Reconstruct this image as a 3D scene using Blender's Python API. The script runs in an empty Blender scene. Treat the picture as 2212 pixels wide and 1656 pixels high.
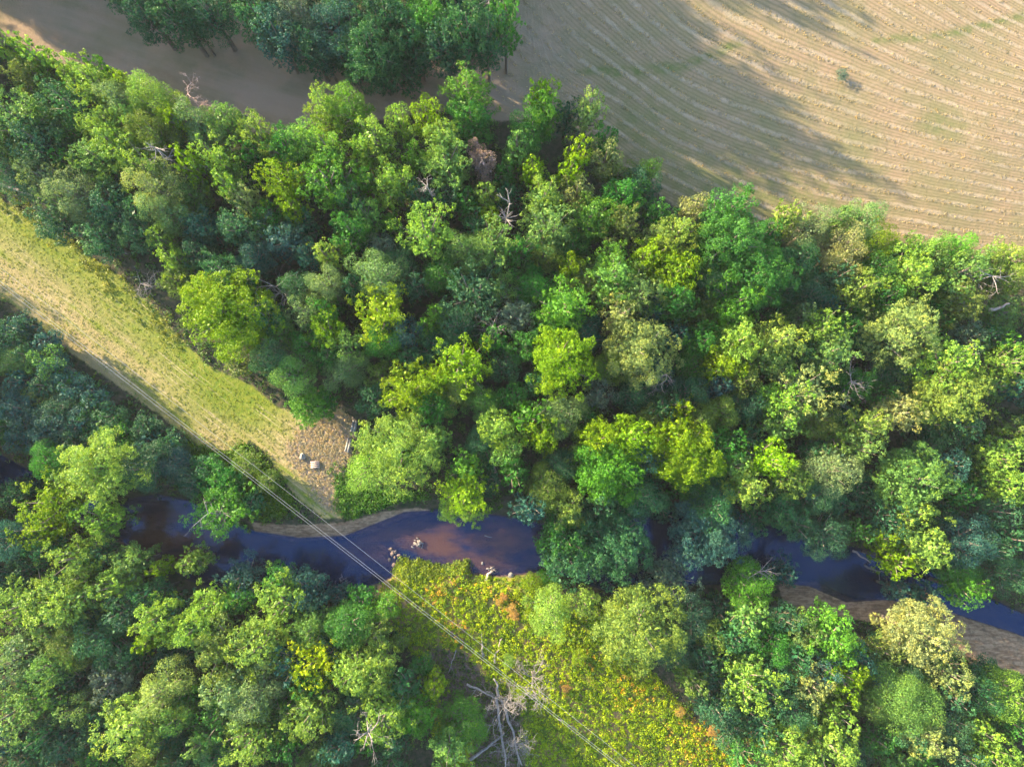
import bpy, math, random
import numpy as np

# ------------------------------------------------------------------ camera, world, sun
W, HH = 2212.0, 1656.0            # picture units used for reading the plan
CAMH, TILT, FOV = 115.0, math.radians(6.0), math.radians(75.0)
F = (W / 2) / math.tan(FOV / 2)
S = bpy.context.scene
S.render.resolution_x, S.render.resolution_y = 1024, 766
cd = bpy.data.cameras.new('camera'); cam = bpy.data.objects.new('camera', cd)
S.collection.objects.link(cam); S.camera = cam
cam.location = (0, 0, CAMH); cam.rotation_euler = (TILT, 0, 0)
cd.sensor_fit = 'HORIZONTAL'; cd.angle = FOV; cd.clip_start = 0.5; cd.clip_end = 8000

SUN_EL = math.radians(17.0)
SX, SY = -0.857, 0.514            # horizontal direction towards the sun
wd = bpy.data.worlds.new('World'); S.world = wd; wd.use_nodes = True
nt = wd.node_tree; nt.nodes.clear()
sky = nt.nodes.new('ShaderNodeTexSky'); sky.sky_type = 'NISHITA'; sky.sun_disc = False
sky.sun_elevation = SUN_EL; sky.sun_rotation = math.atan2(SX, SY)
bg = nt.nodes.new('ShaderNodeBackground'); bg.inputs['Strength'].default_value = 0.15
wo = nt.nodes.new('ShaderNodeOutputWorld')
nt.links.new(sky.outputs[0], bg.inputs[0]); nt.links.new(bg.outputs[0], wo.inputs[0])
sd_ = bpy.data.lights.new('sun', 'SUN'); sun = bpy.data.objects.new('sun', sd_)
S.collection.objects.link(sun)
sd_.energy = 5.0; sd_.angle = math.radians(0.6); sd_.color = (1.0, 0.80, 0.50)
from mathutils import Vector
sv = Vector((SX * math.cos(SUN_EL), SY * math.cos(SUN_EL), math.sin(SUN_EL)))
sun.rotation_euler = sv.to_track_quat('Z', 'Y').to_euler(); sun.location = (0, 0, 200)
S.view_settings.view_transform = 'Standard'; S.view_settings.look = 'None'
S.view_settings.exposure = 2.5; S.view_settings.gamma = 1.0
S.cycles.max_bounces = 6; S.cycles.transparent_max_bounces = 8

# ------------------------------------------------------------------ plan maths
cT, sT = math.cos(TILT), math.sin(TILT)
def project(x, y, z):
    dz = z - CAMH
    fw = y * sT - dz * cT
    return W / 2 + F * x / fw, HH / 2 - F * (y * cT + dz * sT) / fw
def unproject(ox, oy, z=0.0):
    a = (ox - W / 2) / F; b = (HH / 2 - oy) / F
    dx, dy, dz = a, sT + b * cT, -cT + b * sT
    t = (z - CAMH) / dz
    return dx * t, dy * t
def px_size(ox, oy, z):           # metres per plan unit at a height
    x, y = unproject(ox, oy, z)
    return (y * sT - (z - CAMH) * cT) / F

def polydist(X, Y, pts, closed=False):
    P = list(pts) + ([pts[0]] if closed else [])
    D = np.full(np.shape(X), 1e9)
    for (ax, ay), (bx, by) in zip(P[:-1], P[1:]):
        vx, vy = bx - ax, by - ay
        t = np.clip(((X - ax) * vx + (Y - ay) * vy) / (vx * vx + vy * vy + 1e-9), 0, 1)
        D = np.minimum(D, np.hypot(X - ax - t * vx, Y - ay - t * vy))
    return D
def inside(X, Y, pts):
    c = np.zeros(np.shape(X), bool); n = len(pts)
    for i in range(n):
        x1, y1 = pts[i]; x2, y2 = pts[(i + 1) % n]
        m = ((y1 > Y) != (y2 > Y)) & (X < (x2 - x1) * (Y - y1) / ((y2 - y1) or 1e-9) + x1)
        c ^= m
    return c
def sdist(X, Y, pts):
    d = polydist(X, Y, pts, True)
    return np.where(inside(X, Y, pts), d, -d)
def sst(a, b, x):
    t = np.clip((x - a) / (b - a), 0, 1); return t * t * (3 - 2 * t)

CREEK_UP = [(-900,500),(-300,830),(-60,960),(20,1005),(130,1062),(240,1085),(330,1072),(400,1085),(450,1118),(540,1150),(640,1165),
  (740,1160),(820,1128),(870,1108),(940,1104),(1000,1108),(1100,1120),(1190,1140),(1290,1105),(1390,1090),(1500,1110),
  (1640,1130),(1700,1148),(1800,1178),(1900,1196),(2000,1225),(2100,1275),(2212,1325),(2500,1450),(3200,1700)]
CREEK_LO = [(3200,1760),(2500,1500),(2212,1372),(2110,1340),(2010,1306),(1920,1300),(1840,1305),(1760,1270),(1690,1262),(1560,1262),
  (1430,1268),(1330,1285),(1250,1252),(1180,1236),(1080,1246),(1020,1240),(1010,1216),(950,1228),(900,1215),(862,1208),(838,1250),(760,1277),
  (690,1285),(600,1300),(500,1285),(400,1255),(300,1195),(200,1150),(100,1112),(0,1062),(-60,1010),(-300,880),(-900,560)]
CREEK = CREEK_UP + CREEK_LO
FIELD = [(-2500,-900),(-900,-330),(-300,60),(0,82),(60,120),(160,170),(240,200),(330,235),(420,268),(500,285),(620,290),(700,265),(800,262),
  (880,250),(960,240),(1060,262),(1120,262),(1240,275),(1300,310),(1330,350),(1400,400),(1470,455),(1560,470),(1700,500),(1800,505),(1900,515),(1990,545),
  (2100,575),(2212,600),(2600,640),(6000,1100),(6000,-4000),(1500,-2500),(1300,-900),(1180,-300),(1140,-60),(1100,30),(1040,70),(950,110),(880,165),(800,170),(730,130),
  (620,88),(540,50),(500,18),(470,60),(300,40),(200,-30),(-400,-330),(-2500,-1600)]
MEADOW = [(-1500,-720),(-600,-20),(0,430),(130,510),(250,590),(330,660),(380,720),(450,790),(540,830),(600,880),(680,900),(740,880),(765,930),(735,1010),
  (730,1090),(745,1118),(700,1120),(640,1075),(610,1030),(570,975),(540,950),(500,985),(440,975),(350,900),(250,830),(150,760),(60,680),(0,640),(-600,190),(-1500,-500)]
STRAW = [(655,915),(690,898),(735,885),(765,920),(752,985),(738,1050),(722,1098),(695,1090),(672,1045),(640,1012),(618,975),(640,945)]
CLEAR = [(830,1252),(862,1212),(930,1228),(1010,1220),(1080,1248),(1180,1240),(1210,1300),(1300,1350),(1400,1440),(1480,1530),(1600,1660),(1640,1760),(1200,1760),(960,1700),
  (930,1560),(930,1450),(860,1370),(800,1290)]
DIRT = [(930,1395),(1010,1410),(1060,1480),(1130,1520),(1120,1600),(1150,1720),(1030,1720),(1015,1560),(960,1560),(925,1480)]
SAND1 = [(540,1128),(640,1135),(740,1128),(830,1105),(900,1098),(940,1106),(860,1125),(800,1150),(700,1168),(620,1172),(540,1150)]
SAND2 = [(1690,1258),(1780,1262),(1860,1302),(1930,1296),(2010,1306),(2110,1342),(2212,1375),(2400,1440),(2400,1530),(2212,1458),(2100,1422),(2010,1360),(1850,1338),(1740,1318),(1690,1298)]

MPU = CAMH / F
def creek_sd(ox, oy): return sdist(ox, oy, CREEK) * MPU
def ground_z(ox, oy):
    s = creek_sd(ox, oy)
    wob = 0.10 * np.sin(ox * .011) * np.cos(oy * .013) + 0.05 * np.sin(ox * .019 + oy * .015)
    return -2.7 * sst(-3.2, 1.6, s) + wob * (1 - sst(-3, 0, s))
def gz(x, y):
    ox, oy = project(x, y, 0.0)
    return float(ground_z(np.array([ox]), np.array([oy]))[0])

# ------------------------------------------------------------------ object helpers
COL = S.collection
def tag(o, label=None, cat=None, group=None, kind=None):
    if label: o['label'] = label
    if cat: o['category'] = cat
    if group: o['group'] = group
    if kind: o['kind'] = kind
def empty(name, loc=(0, 0, 0)):
    o = bpy.data.objects.new(name, None); o.location = loc; o.empty_display_size = .5
    COL.objects.link(o); return o
def mesh_np(name, V, Fq, attrs=None, smooth=False):
    V = np.asarray(V, np.float32); Fq = np.asarray(Fq, np.int32)
    me = bpy.data.meshes.new(name); n = Fq.shape[1]
    me.vertices.add(len(V)); me.vertices.foreach_set('co', V.ravel())
    me.loops.add(Fq.size); me.loops.foreach_set('vertex_index', Fq.ravel())
    me.polygons.add(len(Fq)); me.polygons.foreach_set('loop_start', np.arange(0, Fq.size, n, dtype=np.int32))
    me.update(calc_edges=True)
    if smooth: me.polygons.foreach_set('use_smooth', np.ones(len(Fq), bool))
    for k, (dom, arr) in (attrs or {}).items():
        a = me.attributes.new(k, 'FLOAT', dom); a.data.foreach_set('value', np.asarray(arr, np.float32))
    return me
def link(name, me, mat, parent=None, loc=None):
    if mat and not me.materials: me.materials.append(mat)
    o = bpy.data.objects.new(name, me); COL.objects.link(o)
    if parent: o.parent = parent
    if loc is not None: o.location = loc
    return o
def copy_thing(src):
    c = src.copy(); COL.objects.link(c)
    for ch in src.children:
        d = ch.copy(); COL.objects.link(d); d.parent = c
    return c

def tubes(segs, n=6):
    """tapered tubes along point chains: list of (points, radii)"""
    V, Q = [], []
    for pts, rad in segs:
        pts = np.array(pts, float); base = len(V)
        for i, p in enumerate(pts):
            d = pts[min(i + 1, len(pts) - 1)] - pts[max(i - 1, 0)]
            d /= (np.linalg.norm(d) + 1e-9)
            a = np.cross(d, (0, 0, 1) if abs(d[2]) < .9 else (1, 0, 0)); a /= np.linalg.norm(a); b = np.cross(d, a)
            for k in range(n):
                t = 2 * math.pi * k / n
                V.append(p + rad[i] * (a * math.cos(t) + b * math.sin(t)))
        for i in range(len(pts) - 1):
            for k in range(n):
                k2 = (k + 1) % n
                Q.append((base + i * n + k, base + i * n + k2, base + (i + 1) * n + k2, base + (i + 1) * n + k))
        V.append(pts[-1]); V.append(pts[0]); e1 = len(V) - 2; e0 = len(V) - 1
        l = base + (len(pts) - 1) * n
        for k in range(0, n, 2):
            Q.append((l + k, l + (k + 1) % n, l + (k + 2) % n, e1))
            Q.append((base + (k + 2) % n, base + (k + 1) % n, base + k, e0))
    return np.array(V), np.array(Q)

# ------------------------------------------------------------------ materials
def newmat(name):
    m = bpy.data.materials.new(name); m.use_nodes = True
    m.node_tree.nodes.clear(); return m, m.node_tree.nodes, m.node_tree.links
class NB:
    def __init__(s, m): s.n = m.node_tree.nodes; s.l = m.node_tree.links
    def put(s, sock, v):
        if hasattr(v, 'is_linked') or isinstance(v, bpy.types.NodeSocket): s.l.new(v, sock)
        else:
            if sock.type == 'RGBA' and len(v) == 3: v = (*v, 1)
            sock.default_value = v
    def math(s, op, a, b=0.0, clamp=False):
        n = s.n.new('ShaderNodeMath'); n.operation = op; n.use_clamp = clamp
        s.put(n.inputs[0], a); s.put(n.inputs[1], b); return n.outputs[0]
    def mix(s, f, a, b, mode='MIX'):
        n = s.n.new('ShaderNodeMix'); n.data_type = 'RGBA'; n.blend_type = mode
        s.put(n.inputs[0], f); s.put(n.inputs[6], a); s.put(n.inputs[7], b); return n.outputs[2]
    def noise(s, scale, detail=3, rough=.6, vec=None, dist=0):
        n = s.n.new('ShaderNodeTexNoise'); n.inputs['Scale'].default_value = scale
        n.inputs['Detail'].default_value = detail; n.inputs['Roughness'].default_value = rough
        n.inputs['Distortion'].default_value = dist
        if vec is not None: s.l.new(vec, n.inputs['Vector'])
        return n.outputs['Fac']
    def ramp(s, v, lo, hi, a=0.0, b=1.0):
        n = s.n.new('ShaderNodeMapRange'); n.interpolation_type = 'SMOOTHSTEP'
        s.put(n.inputs[0], v)
        for i, q in enumerate((lo, hi, a, b)): s.put(n.inputs[i + 1], q)
        return n.outputs[0]
    def attr(s, name, out='Fac', typ='GEOMETRY'):
        n = s.n.new('ShaderNodeAttribute'); n.attribute_name = name; n.attribute_type = typ; return n.outputs[out]
    def pos(s):
        return s.n.new('ShaderNodeNewGeometry').outputs['Position']
    def mapping(s, vec, scale=(1, 1, 1), rot=(0, 0, 0)):
        n = s.n.new('ShaderNodeMapping'); n.inputs['Scale'].default_value = scale; n.inputs['Rotation'].default_value = rot
        s.l.new(vec, n.inputs[0]); return n.outputs[0]

def leaf_material(name, use_obj=True, col=(.1, .15, .03), trans=.33):
    m, n, l = newmat(name); b = NB(m)
    if use_obj:
        oi = n.new('ShaderNodeObjectInfo'); base = oi.outputs['Color']; rnd = oi.outputs['Random']
    else:
        base = col; rnd = .5
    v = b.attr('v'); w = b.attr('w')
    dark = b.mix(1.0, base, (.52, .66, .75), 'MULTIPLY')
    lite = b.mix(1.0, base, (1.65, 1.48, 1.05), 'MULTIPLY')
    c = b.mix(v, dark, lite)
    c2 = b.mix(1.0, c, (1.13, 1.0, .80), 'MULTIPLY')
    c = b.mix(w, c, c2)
    hs = n.new('ShaderNodeHueSaturation'); hs.inputs['Saturation'].default_value = 1.07
    b.put(hs.inputs['Color'], c)
    b.put(hs.inputs['Value'], b.math('ADD', b.math('MULTIPLY', rnd, .22), .89) if use_obj else 1.0)
    c = hs.outputs[0]
    d = n.new('ShaderNodeBsdfPrincipled'); b.put(d.inputs['Base Color'], c)
    d.inputs['Roughness'].default_value = .55; d.inputs['Specular IOR Level'].default_value = .25
    t = n.new('ShaderNodeBsdfTranslucent'); b.put(t.inputs['Color'], b.mix(1.0, c, (1.25, 1.25, .55), 'MULTIPLY'))
    mx = n.new('ShaderNodeMixShader'); mx.inputs[0].default_value = trans
    l.new(d.outputs[0], mx.inputs[1]); l.new(t.outputs[0], mx.inputs[2])
    o = n.new('ShaderNodeOutputMaterial'); l.new(mx.outputs[0], o.inputs[0])
    return m
def simple_material(name, c1, c2, scale=3, rough=.85, stretch=(1, 1, 1), bump=.3):
    m, n, l = newmat(name); b = NB(m)
    tc = n.new('ShaderNodeTexCoord').outputs['Object']
    f = b.noise(scale, 4, .65, b.mapping(tc, stretch))
    d = n.new('ShaderNodeBsdfPrincipled'); b.put(d.inputs['Base Color'], b.mix(b.ramp(f, .3, .7), c1, c2))
    d.inputs['Roughness'].default_value = rough
    bp = n.new('ShaderNodeBump'); bp.inputs['Strength'].default_value = bump; bp.inputs['Distance'].default_value = .05
    l.new(f, bp.inputs['Height']); l.new(bp.outputs[0], d.inputs['Normal'])
    o = n.new('ShaderNodeOutputMaterial'); l.new(d.outputs[0], o.inputs[0]); return m

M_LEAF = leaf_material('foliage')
M_BARK = simple_material('bark', (.10, .075, .055), (.20, .165, .13), 2.5, stretch=(1, 1, .3))
M_DEAD = simple_material('dead_wood', (.13, .115, .11), (.24, .215, .205), 2.5, stretch=(1, 1, .3))
M_PINK = simple_material('dead_twigs', (.26, .17, .15), (.42, .29, .26), 2.5)
M_WIRE = simple_material('wire_metal', (.24, .24, .25), (.30, .30, .30), 2, .45, bump=0)
M_ROCK = simple_material('rock', (.13, .12, .11), (.26, .25, .23), 3)
M_BROCK = simple_material('brown_stone', (.10, .07, .06), (.22, .16, .13), 3)
M_TIMB = simple_material('sawn_timber', (.36, .26, .22), (.50, .38, .34), 4, stretch=(1, 8, 1))

# ------------------------------------------------------------------ ground
def axis(lo, hi, step, far):
    a = list(np.arange(lo, hi + step, step)); s = step; x = lo
    left = []
    while x > -far: s *= 1.18; x -= s; left.append(x)
    right = []; s = step; x = a[-1]
    while x < far: s *= 1.18; x += s; right.append(x)
    return np.array(left[::-1] + a + right)
ax_, ay_ = axis(-104, 104, .36, 3500), axis(-74, 92, .36, 3500)
GX, GY = np.meshgrid(ax_, ay_); gx, gy = GX.ravel(), GY.ravel()
near = (np.abs(gx) < 400) & (gy > -300) & (gy < 400)
OX, OY = project(gx, np.clip(gy, -600, 900), 0.0)
OX = np.clip(OX, -4000, 7000); OY = np.clip(OY, -4500, 6000)
sd_c = creek_sd(OX, OY)
gzv = ground_z(OX, OY) + .62 * np.clip(np.exp(-((OX - 1000) / 190) ** 2 - ((OY - 1185) / 45) ** 2) + np.exp(-((OX - 350) / 130) ** 2 - ((OY - 1160) / 50) ** 2), 0, 1) * (sd_c > .5)
def zone(poly, soft=1.0): return sst(-soft, soft, sdist(OX, OY, poly) * MPU)
zf = zone(FIELD, 1.4); zm = zone(MEADOW, 1.2); zs = zone(STRAW, 3.2); zc = zone(CLEAR, 2.5); zd = zone(DIRT, 2.5)
zsand = np.maximum(zone(SAND1, 1.0), zone(SAND2, 1.0))
zbed = sst(-.9, .3, sd_c)
zshal = np.clip(np.exp(-((OX - 1000) / 190) ** 2 - ((OY - 1185) / 45) ** 2) + .8 * np.exp(-((OX - 350) / 130) ** 2 - ((OY - 1160) / 50) ** 2), 0, 1)
# hay rows: fit a smooth row coordinate to the traced rows
ROWS = [(-1,[(1257,200),(1364,272),(1440,315),(1512,352),(1620,395),(1760,432),(1900,462),(2212,530)]),
 (0,[(1420,272),(1467,304),(1545,344),(1635,372),(1742,405),(1850,430),(1993,462),(2212,501)]),
 (1.2,[(1420,233),(1492,283),(1563,322),(1635,344),(1728,370),(1850,398),(2007,430),(2212,465)]),
 (2.3,[(1420,193),(1492,236),(1563,282),(1620,308),(1742,344),(1850,366),(1957,387),(2100,410),(2212,430)]),
 (3.6,[(1420,143),(1563,229),(1671,272),(1760,298),(1885,326),(2029,355),(2212,385)]),
 (5,[(1492,140),(1599,193),(1706,247),(1814,275),(1957,305),(2212,348)]),
 (9.5,[(1635,21),(1778,100),(1850,150),(2000,210),(2212,275)]),
 (12.6,[(1814,10),(1957,85),(2212,190)]),(15.4,[(1960,0),(2080,60),(2212,115)]),(18,[(2120,0),(2212,40)]),(7,[(1560,80),(1700,160),(1850,222),(2030,268),(2212,310)]),
 (2.6,[(1196,0),(1257,75),(1364,150)]),(4.3,[(1239,0),(1328,64),(1512,161)]),(.2,[(1132,18),(1185,100),(1290,170)])]
px_, py_, pu_ = [], [], []
for u, pts in ROWS:
    for (a, b_), (c_, d_) in zip(pts[:-1], pts[1:]):
        for t in np.linspace(0, 1, 5)[:-1]: px_.append(a + (c_ - a) * t); py_.append(b_ + (d_ - b_) * t); pu_.append(u)
def basis(x, y):
    x = (np.asarray(x, float) - 1700) / 600; y = (np.asarray(y, float) - 250) / 300
    return np.stack([x ** i * y ** j for i in range(4) for j in range(4 - i)], -1)
coef = np.linalg.lstsq(basis(px_, py_), np.array(pu_), rcond=None)[0]
urow = basis(np.clip(OX, 1100, 2350), np.clip(OY, -120, 640)) @ coef
uleft = (OY - (60 + OX * .28 - 40 * np.sin(OX / 260))) / 30.0
bl = sst(1050, 1200, OX); u_all = urow * bl + uleft * (1 - bl)
rowstr = .06 + .94 * sst(1080, 1300, OX)
LOOP = [(1760,150),(1782,215),(1778,260),(1762,278)]; LOOP2 = [(1790,215),(1850,205),(1900,175),(1925,155)]
LOOP3 = [(2000,190),(2040,215),(2095,255),(2110,290),(2085,325),(2030,330),(1965,300),(1930,265),(1960,240),(2010,215)]
trk = np.minimum(np.minimum(polydist(OX, OY, LOOP), polydist(OX, OY, LOOP2)), polydist(OX, OY, LOOP3))
tracks = np.exp(-(trk * MPU / .3) ** 2)
gs = np.exp(-(polydist(OX, OY, [(1250,158),(1400,152),(1480,142),(1540,118),(1600,90)]) / 11) ** 2) + \
     np.exp(-(polydist(OX, OY, [(1890,85),(1990,82),(2060,72),(2130,55),(2260,20)]) / 10) ** 2)
gs += .8 * np.exp(-(sdist(OX, OY, FIELD) * MPU / 14) ** 2) * sst(1200, 1400, OX) * (1 - .7 * sst(1750, 1950, OX))
gs += .7 * np.exp(-((OX - 2030) / 60) ** 2 - ((OY - 270) / 35) ** 2)
gs = np.clip(gs, 0, 1)
red = np.exp(-(polydist(OX, OY, [(60,70),(220,105),(330,155),(480,195),(640,235)]) / 13) ** 2) + .6 * np.exp(-(sdist(OX, OY, FIELD) * MPU / 3.0) ** 2)
mtop = polydist(OX, OY, [(-600,20),(0,450),(250,610),(400,760),(560,870)])
dry = np.clip(1 - .9 * np.exp(-(mtop / 75) ** 2) - .45 * np.exp(-((OX - 430) / 130) ** 2 - ((OY - 880) / 60) ** 2), 0, 1)
nxv, nyv = len(ax_), len(ay_)
idx = np.arange(nxv * nyv).reshape(nyv, nxv)
Q = np.stack([idx[:-1, :-1].ravel(), idx[:-1, 1:].ravel(), idx[1:, 1:].ravel(), idx[1:, :-1].ravel()], 1)
at = {k: ('POINT', v) for k, v in dict(zf=zf, zm=zm, zs=zs, zc=zc, zd=zd, zsand=zsand, zbed=zbed, zshal=zshal, u=u_all, rowstr=rowstr,
      track=tracks, gs=gs, red=np.clip(red, 0, 1), dry=dry).items()}
g_me = mesh_np('ground', np.stack([gx, gy, gzv], 1), Q, at, smooth=True)
m, n, l = newmat('ground_soil_and_grass'); b = NB(m); P = b.pos()
n1 = b.noise(.12, 5, .6, P); n2 = b.noise(1.1, 4, .65, P); n3 = b.noise(5.0, 3, .7, P); n4 = b.noise(.45, 4, .6, P)
nbig = b.noise(.04, 3, .5, P)
def thr(name, amt=.55):
    a = b.attr(name); return b.ramp(b.math('ADD', a, b.math('MULTIPLY', b.math('SUBTRACT', n2, .5), amt)), .35, .65)
floor = b.mix(b.ramp(n2, .35, .65), (.030, .050, .020), (.085, .070, .050))
# hay field
u = b.attr('u')
uw = b.math('ADD', u, b.math('ADD', b.math('MULTIPLY', b.math('SUBTRACT', b.noise(.2, 1, .4, P), .5), .22), b.math('MULTIPLY', b.math('SUBTRACT', b.noise(.04, 1, .4, P), .5), 1.2)))
fr = b.math('FRACT', uw); tri = b.math('ABSOLUTE', b.math('SUBTRACT', fr, .5))     # .5 at row
rowline = b.ramp(b.math('ADD', tri, b.math('ADD', b.math('MULTIPLY', b.math('SUBTRACT', n2, .5), .35), b.math('MULTIPLY', b.math('SUBTRACT', n3, .5), .35))), .24, .50)
fr2 = b.math('FRACT', b.math('MULTIPLY', uw, 4.0)); tri2 = b.math('ABSOLUTE', b.math('SUBTRACT', fr2, .5))
fine = b.ramp(b.math('ADD', tri2, b.math('MULTIPLY', b.math('SUBTRACT', n3, .5), .5)), .15, .45)
rs = b.attr('rowstr')
hay = b.mix(b.ramp(n1, .35, .68), (.295, .205, .130), (.215, .180, .095))
hay = b.mix(b.math('MULTIPLY', b.ramp(n3, .4, .72), .5), hay, (.30, .225, .145))
hay = b.mix(b.math('MULTIPLY', b.math('MULTIPLY', fine, rs), .45), hay, (.11, .105, .045))
hay = b.mix(b.math('MULTIPLY', b.attr('gs'), b.ramp(n4, .3, .65, .15, .85)), hay, (.085, .125, .030))
hay = b.mix(b.math('MULTIPLY', b.math('MULTIPLY', rowline, rs), b.ramp(b.noise(.16, 3, .6, P), .36, .60, .25, .80)), hay, (.37, .30, .215))
hay = b.mix(b.math('MULTIPLY', b.attr('red'), b.ramp(n4, .35, .6, .1, .5)), hay, (.25, .135, .085))
hay = b.mix(b.math('MULTIPLY', b.math('MULTIPLY', b.attr('track'), b.ramp(n2, .4, .6)), .35), hay, (.40, .30, .20))
sof = b.noise(.22, 4, .6, b.mapping(b.mapping(P, rot=(0, 0, .35)), (.12, 1, 1)))
hay = b.mix(b.math('MULTIPLY', b.math('MULTIPLY', b.math('SUBTRACT', 1.0, rs), b.ramp(n1, .45, .62)), .6), hay, (.13, .14, .075))
hay = b.mix(b.math('MULTIPLY', b.math('SUBTRACT', 1.0, rs), b.ramp(sof, .35, .65, .25, .85)), hay, (.34, .255, .195))  # left strip: hay paled, a lift of its shade put into the colour
hay = b.mix(b.math('MULTIPLY', b.ramp(b.noise(.09, 4, .6, P), .48, .66), .28), hay, (.13, .15, .065))
# meadow
mp = b.mapping(b.mapping(P, rot=(0, 0, math.radians(37.2))), (.035, 1.0, 1.0))
ms = b.noise(.75, 4, .55, mp); ms2 = b.noise(2.4, 3, .5, mp)
mead = b.mix(b.ramp(n2, .3, .7), (.115, .180, .018), (.20, .225, .032))
dryf = b.math('MULTIPLY', b.attr('dry'), b.ramp(b.math('ADD', b.math('MULTIPLY', ms, .7), b.math('MULTIPLY', n1, .4)), .38, .62))
mead = b.mix(b.math('MULTIPLY', dryf, .9), mead, (.36, .275, .15))
mead = b.mix(b.math('MULTIPLY', b.ramp(ms2, .55, .64), b.math('MULTIPLY', b.ramp(n1, .40, .6), .7)), mead, (.40, .33, .20))
mead = b.mix(b.math('MULTIPLY', b.ramp(n3, .50, .70), .5), mead, (.085, .12, .015))
straw = b.mix(b.ramp(n3, .35, .65), (.24, .165, .115), (.50, .37, .27))
straw = b.mix(b.math('MULTIPLY', b.ramp(n4, .52, .62), .6), straw, (.13, .14, .05))
clear = b.mix(b.ramp(n1, .42, .62), b.mix(b.ramp(n2, .4, .6), (.10, .14, .02), (.18, .17, .04)), (.26, .17, .09))
dirt = b.mix(b.ramp(n3, .3, .7), (.09, .065, .055), (.19, .145, .12))
sand = b.mix(b.ramp(b.noise(1.5, 5, .7, b.mapping(P, (.35, 1.4, 1), (0, 0, .3))), .35, .65), (.22, .130, .080), (.46, .31, .20))
sand = b.mix(b.math('MULTIPLY', b.ramp(n2, .5, .65), .55), sand, (.14, .11, .075))
bed = b.mix(b.ramp(b.noise(.35, 5, .6, b.mapping(P, (.4, 1, 1))), .35, .65), (.10, .050, .035), (.55, .26, .17))
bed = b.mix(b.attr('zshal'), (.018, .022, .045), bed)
c = b.mix(thr('zc'), floor, clear); c = b.mix(thr('zf', .35), c, hay); c = b.mix(thr('zm', .8), c, mead)
c = b.mix(thr('zs', 1.5), c, straw); c = b.mix(thr('zd', .9), c, dirt)
c = b.mix(thr('zbed', .3), c, bed); c = b.mix(thr('zsand', .6), c, sand)
c = b.mix(1.0, c, (.78, .78, .78), 'MULTIPLY')
d = n.new('ShaderNodeBsdfPrincipled'); b.put(d.inputs['Base Color'], c); d.inputs['Roughness'].default_value = .95
d.inputs['Specular IOR Level'].default_value = .1
hgt = b.math('ADD', b.math('MULTIPLY', n3, .5), b.math('MULTIPLY', n2, .6))
hgt = b.math('ADD', hgt, b.math('MULTIPLY', b.math('MULTIPLY', b.math('MULTIPLY', rowline, b.attr('zf')), rs), .25))
bp = n.new('ShaderNodeBump'); bp.inputs['Strength'].default_value = .7; bp.inputs['Distance'].default_value = .30
l.new(hgt, bp.inputs['Height']); l.new(bp.outputs[0], d.inputs['Normal'])
o = n.new('ShaderNodeOutputMaterial'); l.new(d.outputs[0], o.inputs[0])
go = link('ground', g_me, m); tag(go, kind='structure')

# water
m, n, l = newmat('creek_water'); b = NB(m); P = b.pos()
tr = n.new('ShaderNodeBsdfTransparent'); tr.inputs[0].default_value = (.85, .66, .58, 1)
df = n.new('ShaderNodeBsdfDiffuse'); b.put(df.inputs[0], b.mix(b.math('MULTIPLY', b.attr('zshal'), b.ramp(b.noise(.35, 5, .6, b.mapping(P, (.4, 1, 1))), .3, .62)), (.004, .016, .065), (.115, .056, .032)))  # deep water's blue is reflected sky put into its own colour
gl = n.new('ShaderNodeBsdfGlossy'); gl.inputs['Roughness'].default_value = .06; gl.inputs['Color'].default_value = (.22, .48, .95, 1)  # reflection tinted bluer than the sky it mirrors
bp = n.new('ShaderNodeBump'); bp.inputs['Strength'].default_value = .3; bp.inputs['Distance'].default_value = .06
l.new(b.noise(1.6, 3, .5, b.mapping(P, (.6, 1.6, 1))), bp.inputs['Height'])
l.new(bp.outputs[0], gl.inputs['Normal'])
m1 = n.new('ShaderNodeMixShader'); m1.inputs[0].default_value = .5
l.new(tr.outputs[0], m1.inputs[1]); l.new(df.outputs[0], m1.inputs[2])
fr = n.new('ShaderNodeFresnel'); fr.inputs['IOR'].default_value = 1.55
m2 = n.new('ShaderNodeMixShader'); l.new(b.math('MULTIPLY', fr.outputs[0], 1.1, True), m2.inputs[0])
l.new(m1.outputs[0], m2.inputs[1]); l.new(gl.outputs[0], m2.inputs[2])
o = n.new('ShaderNodeOutputMaterial'); l.new(m2.outputs[0], o.inputs[0])
V = []; Qw = []
def resample(pts, n_):
    pts = np.array(pts, float); s = np.r_[0, np.cumsum(np.hypot(*np.diff(pts, axis=0).T))]
    t = np.linspace(0, s[-1], n_); return np.stack([np.interp(t, s, pts[:, 0]), np.interp(t, s, pts[:, 1])], 1)
xs = np.linspace(-800, 3100, 160)
up = np.interp(xs, [p[0] for p in CREEK_UP], [p[1] for p in CREEK_UP])
lo_ = CREEK_LO[::-1]; lo2 = sorted(lo_, key=lambda p: p[0])
lo = np.interp(xs, [p[0] for p in lo2], [p[1] for p in lo2])
NW = 9; zs_ = []
for x_, a_, b_ in zip(xs, up, lo):
    for q in range(NW):
        y_ = a_ - 42 + (b_ - a_ + 84) * q / (NW - 1); V.append((*unproject(x_, y_, 0), -1.95))
        zs_.append(min(1, math.exp(-((x_ - 1010) / 210) ** 2 - ((y_ - 1185) / 60) ** 2) * 1.2 + math.exp(-((x_ - 350) / 170) ** 2 - ((y_ - 1160) / 90) ** 2) + .5 * math.exp(-((x_ - 1440) / 120) ** 2)))
for i in range(len(xs) - 1):
    for q in range(NW - 1): a0 = i * NW + q; Qw.append((a0, a0 + 1, a0 + NW + 1, a0 + NW))
wo_ = link('creek_water', mesh_np('creek_water', V, Qw, {'zshal': ('POINT', zs_)}), m); tag(wo_, kind='structure')

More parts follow.
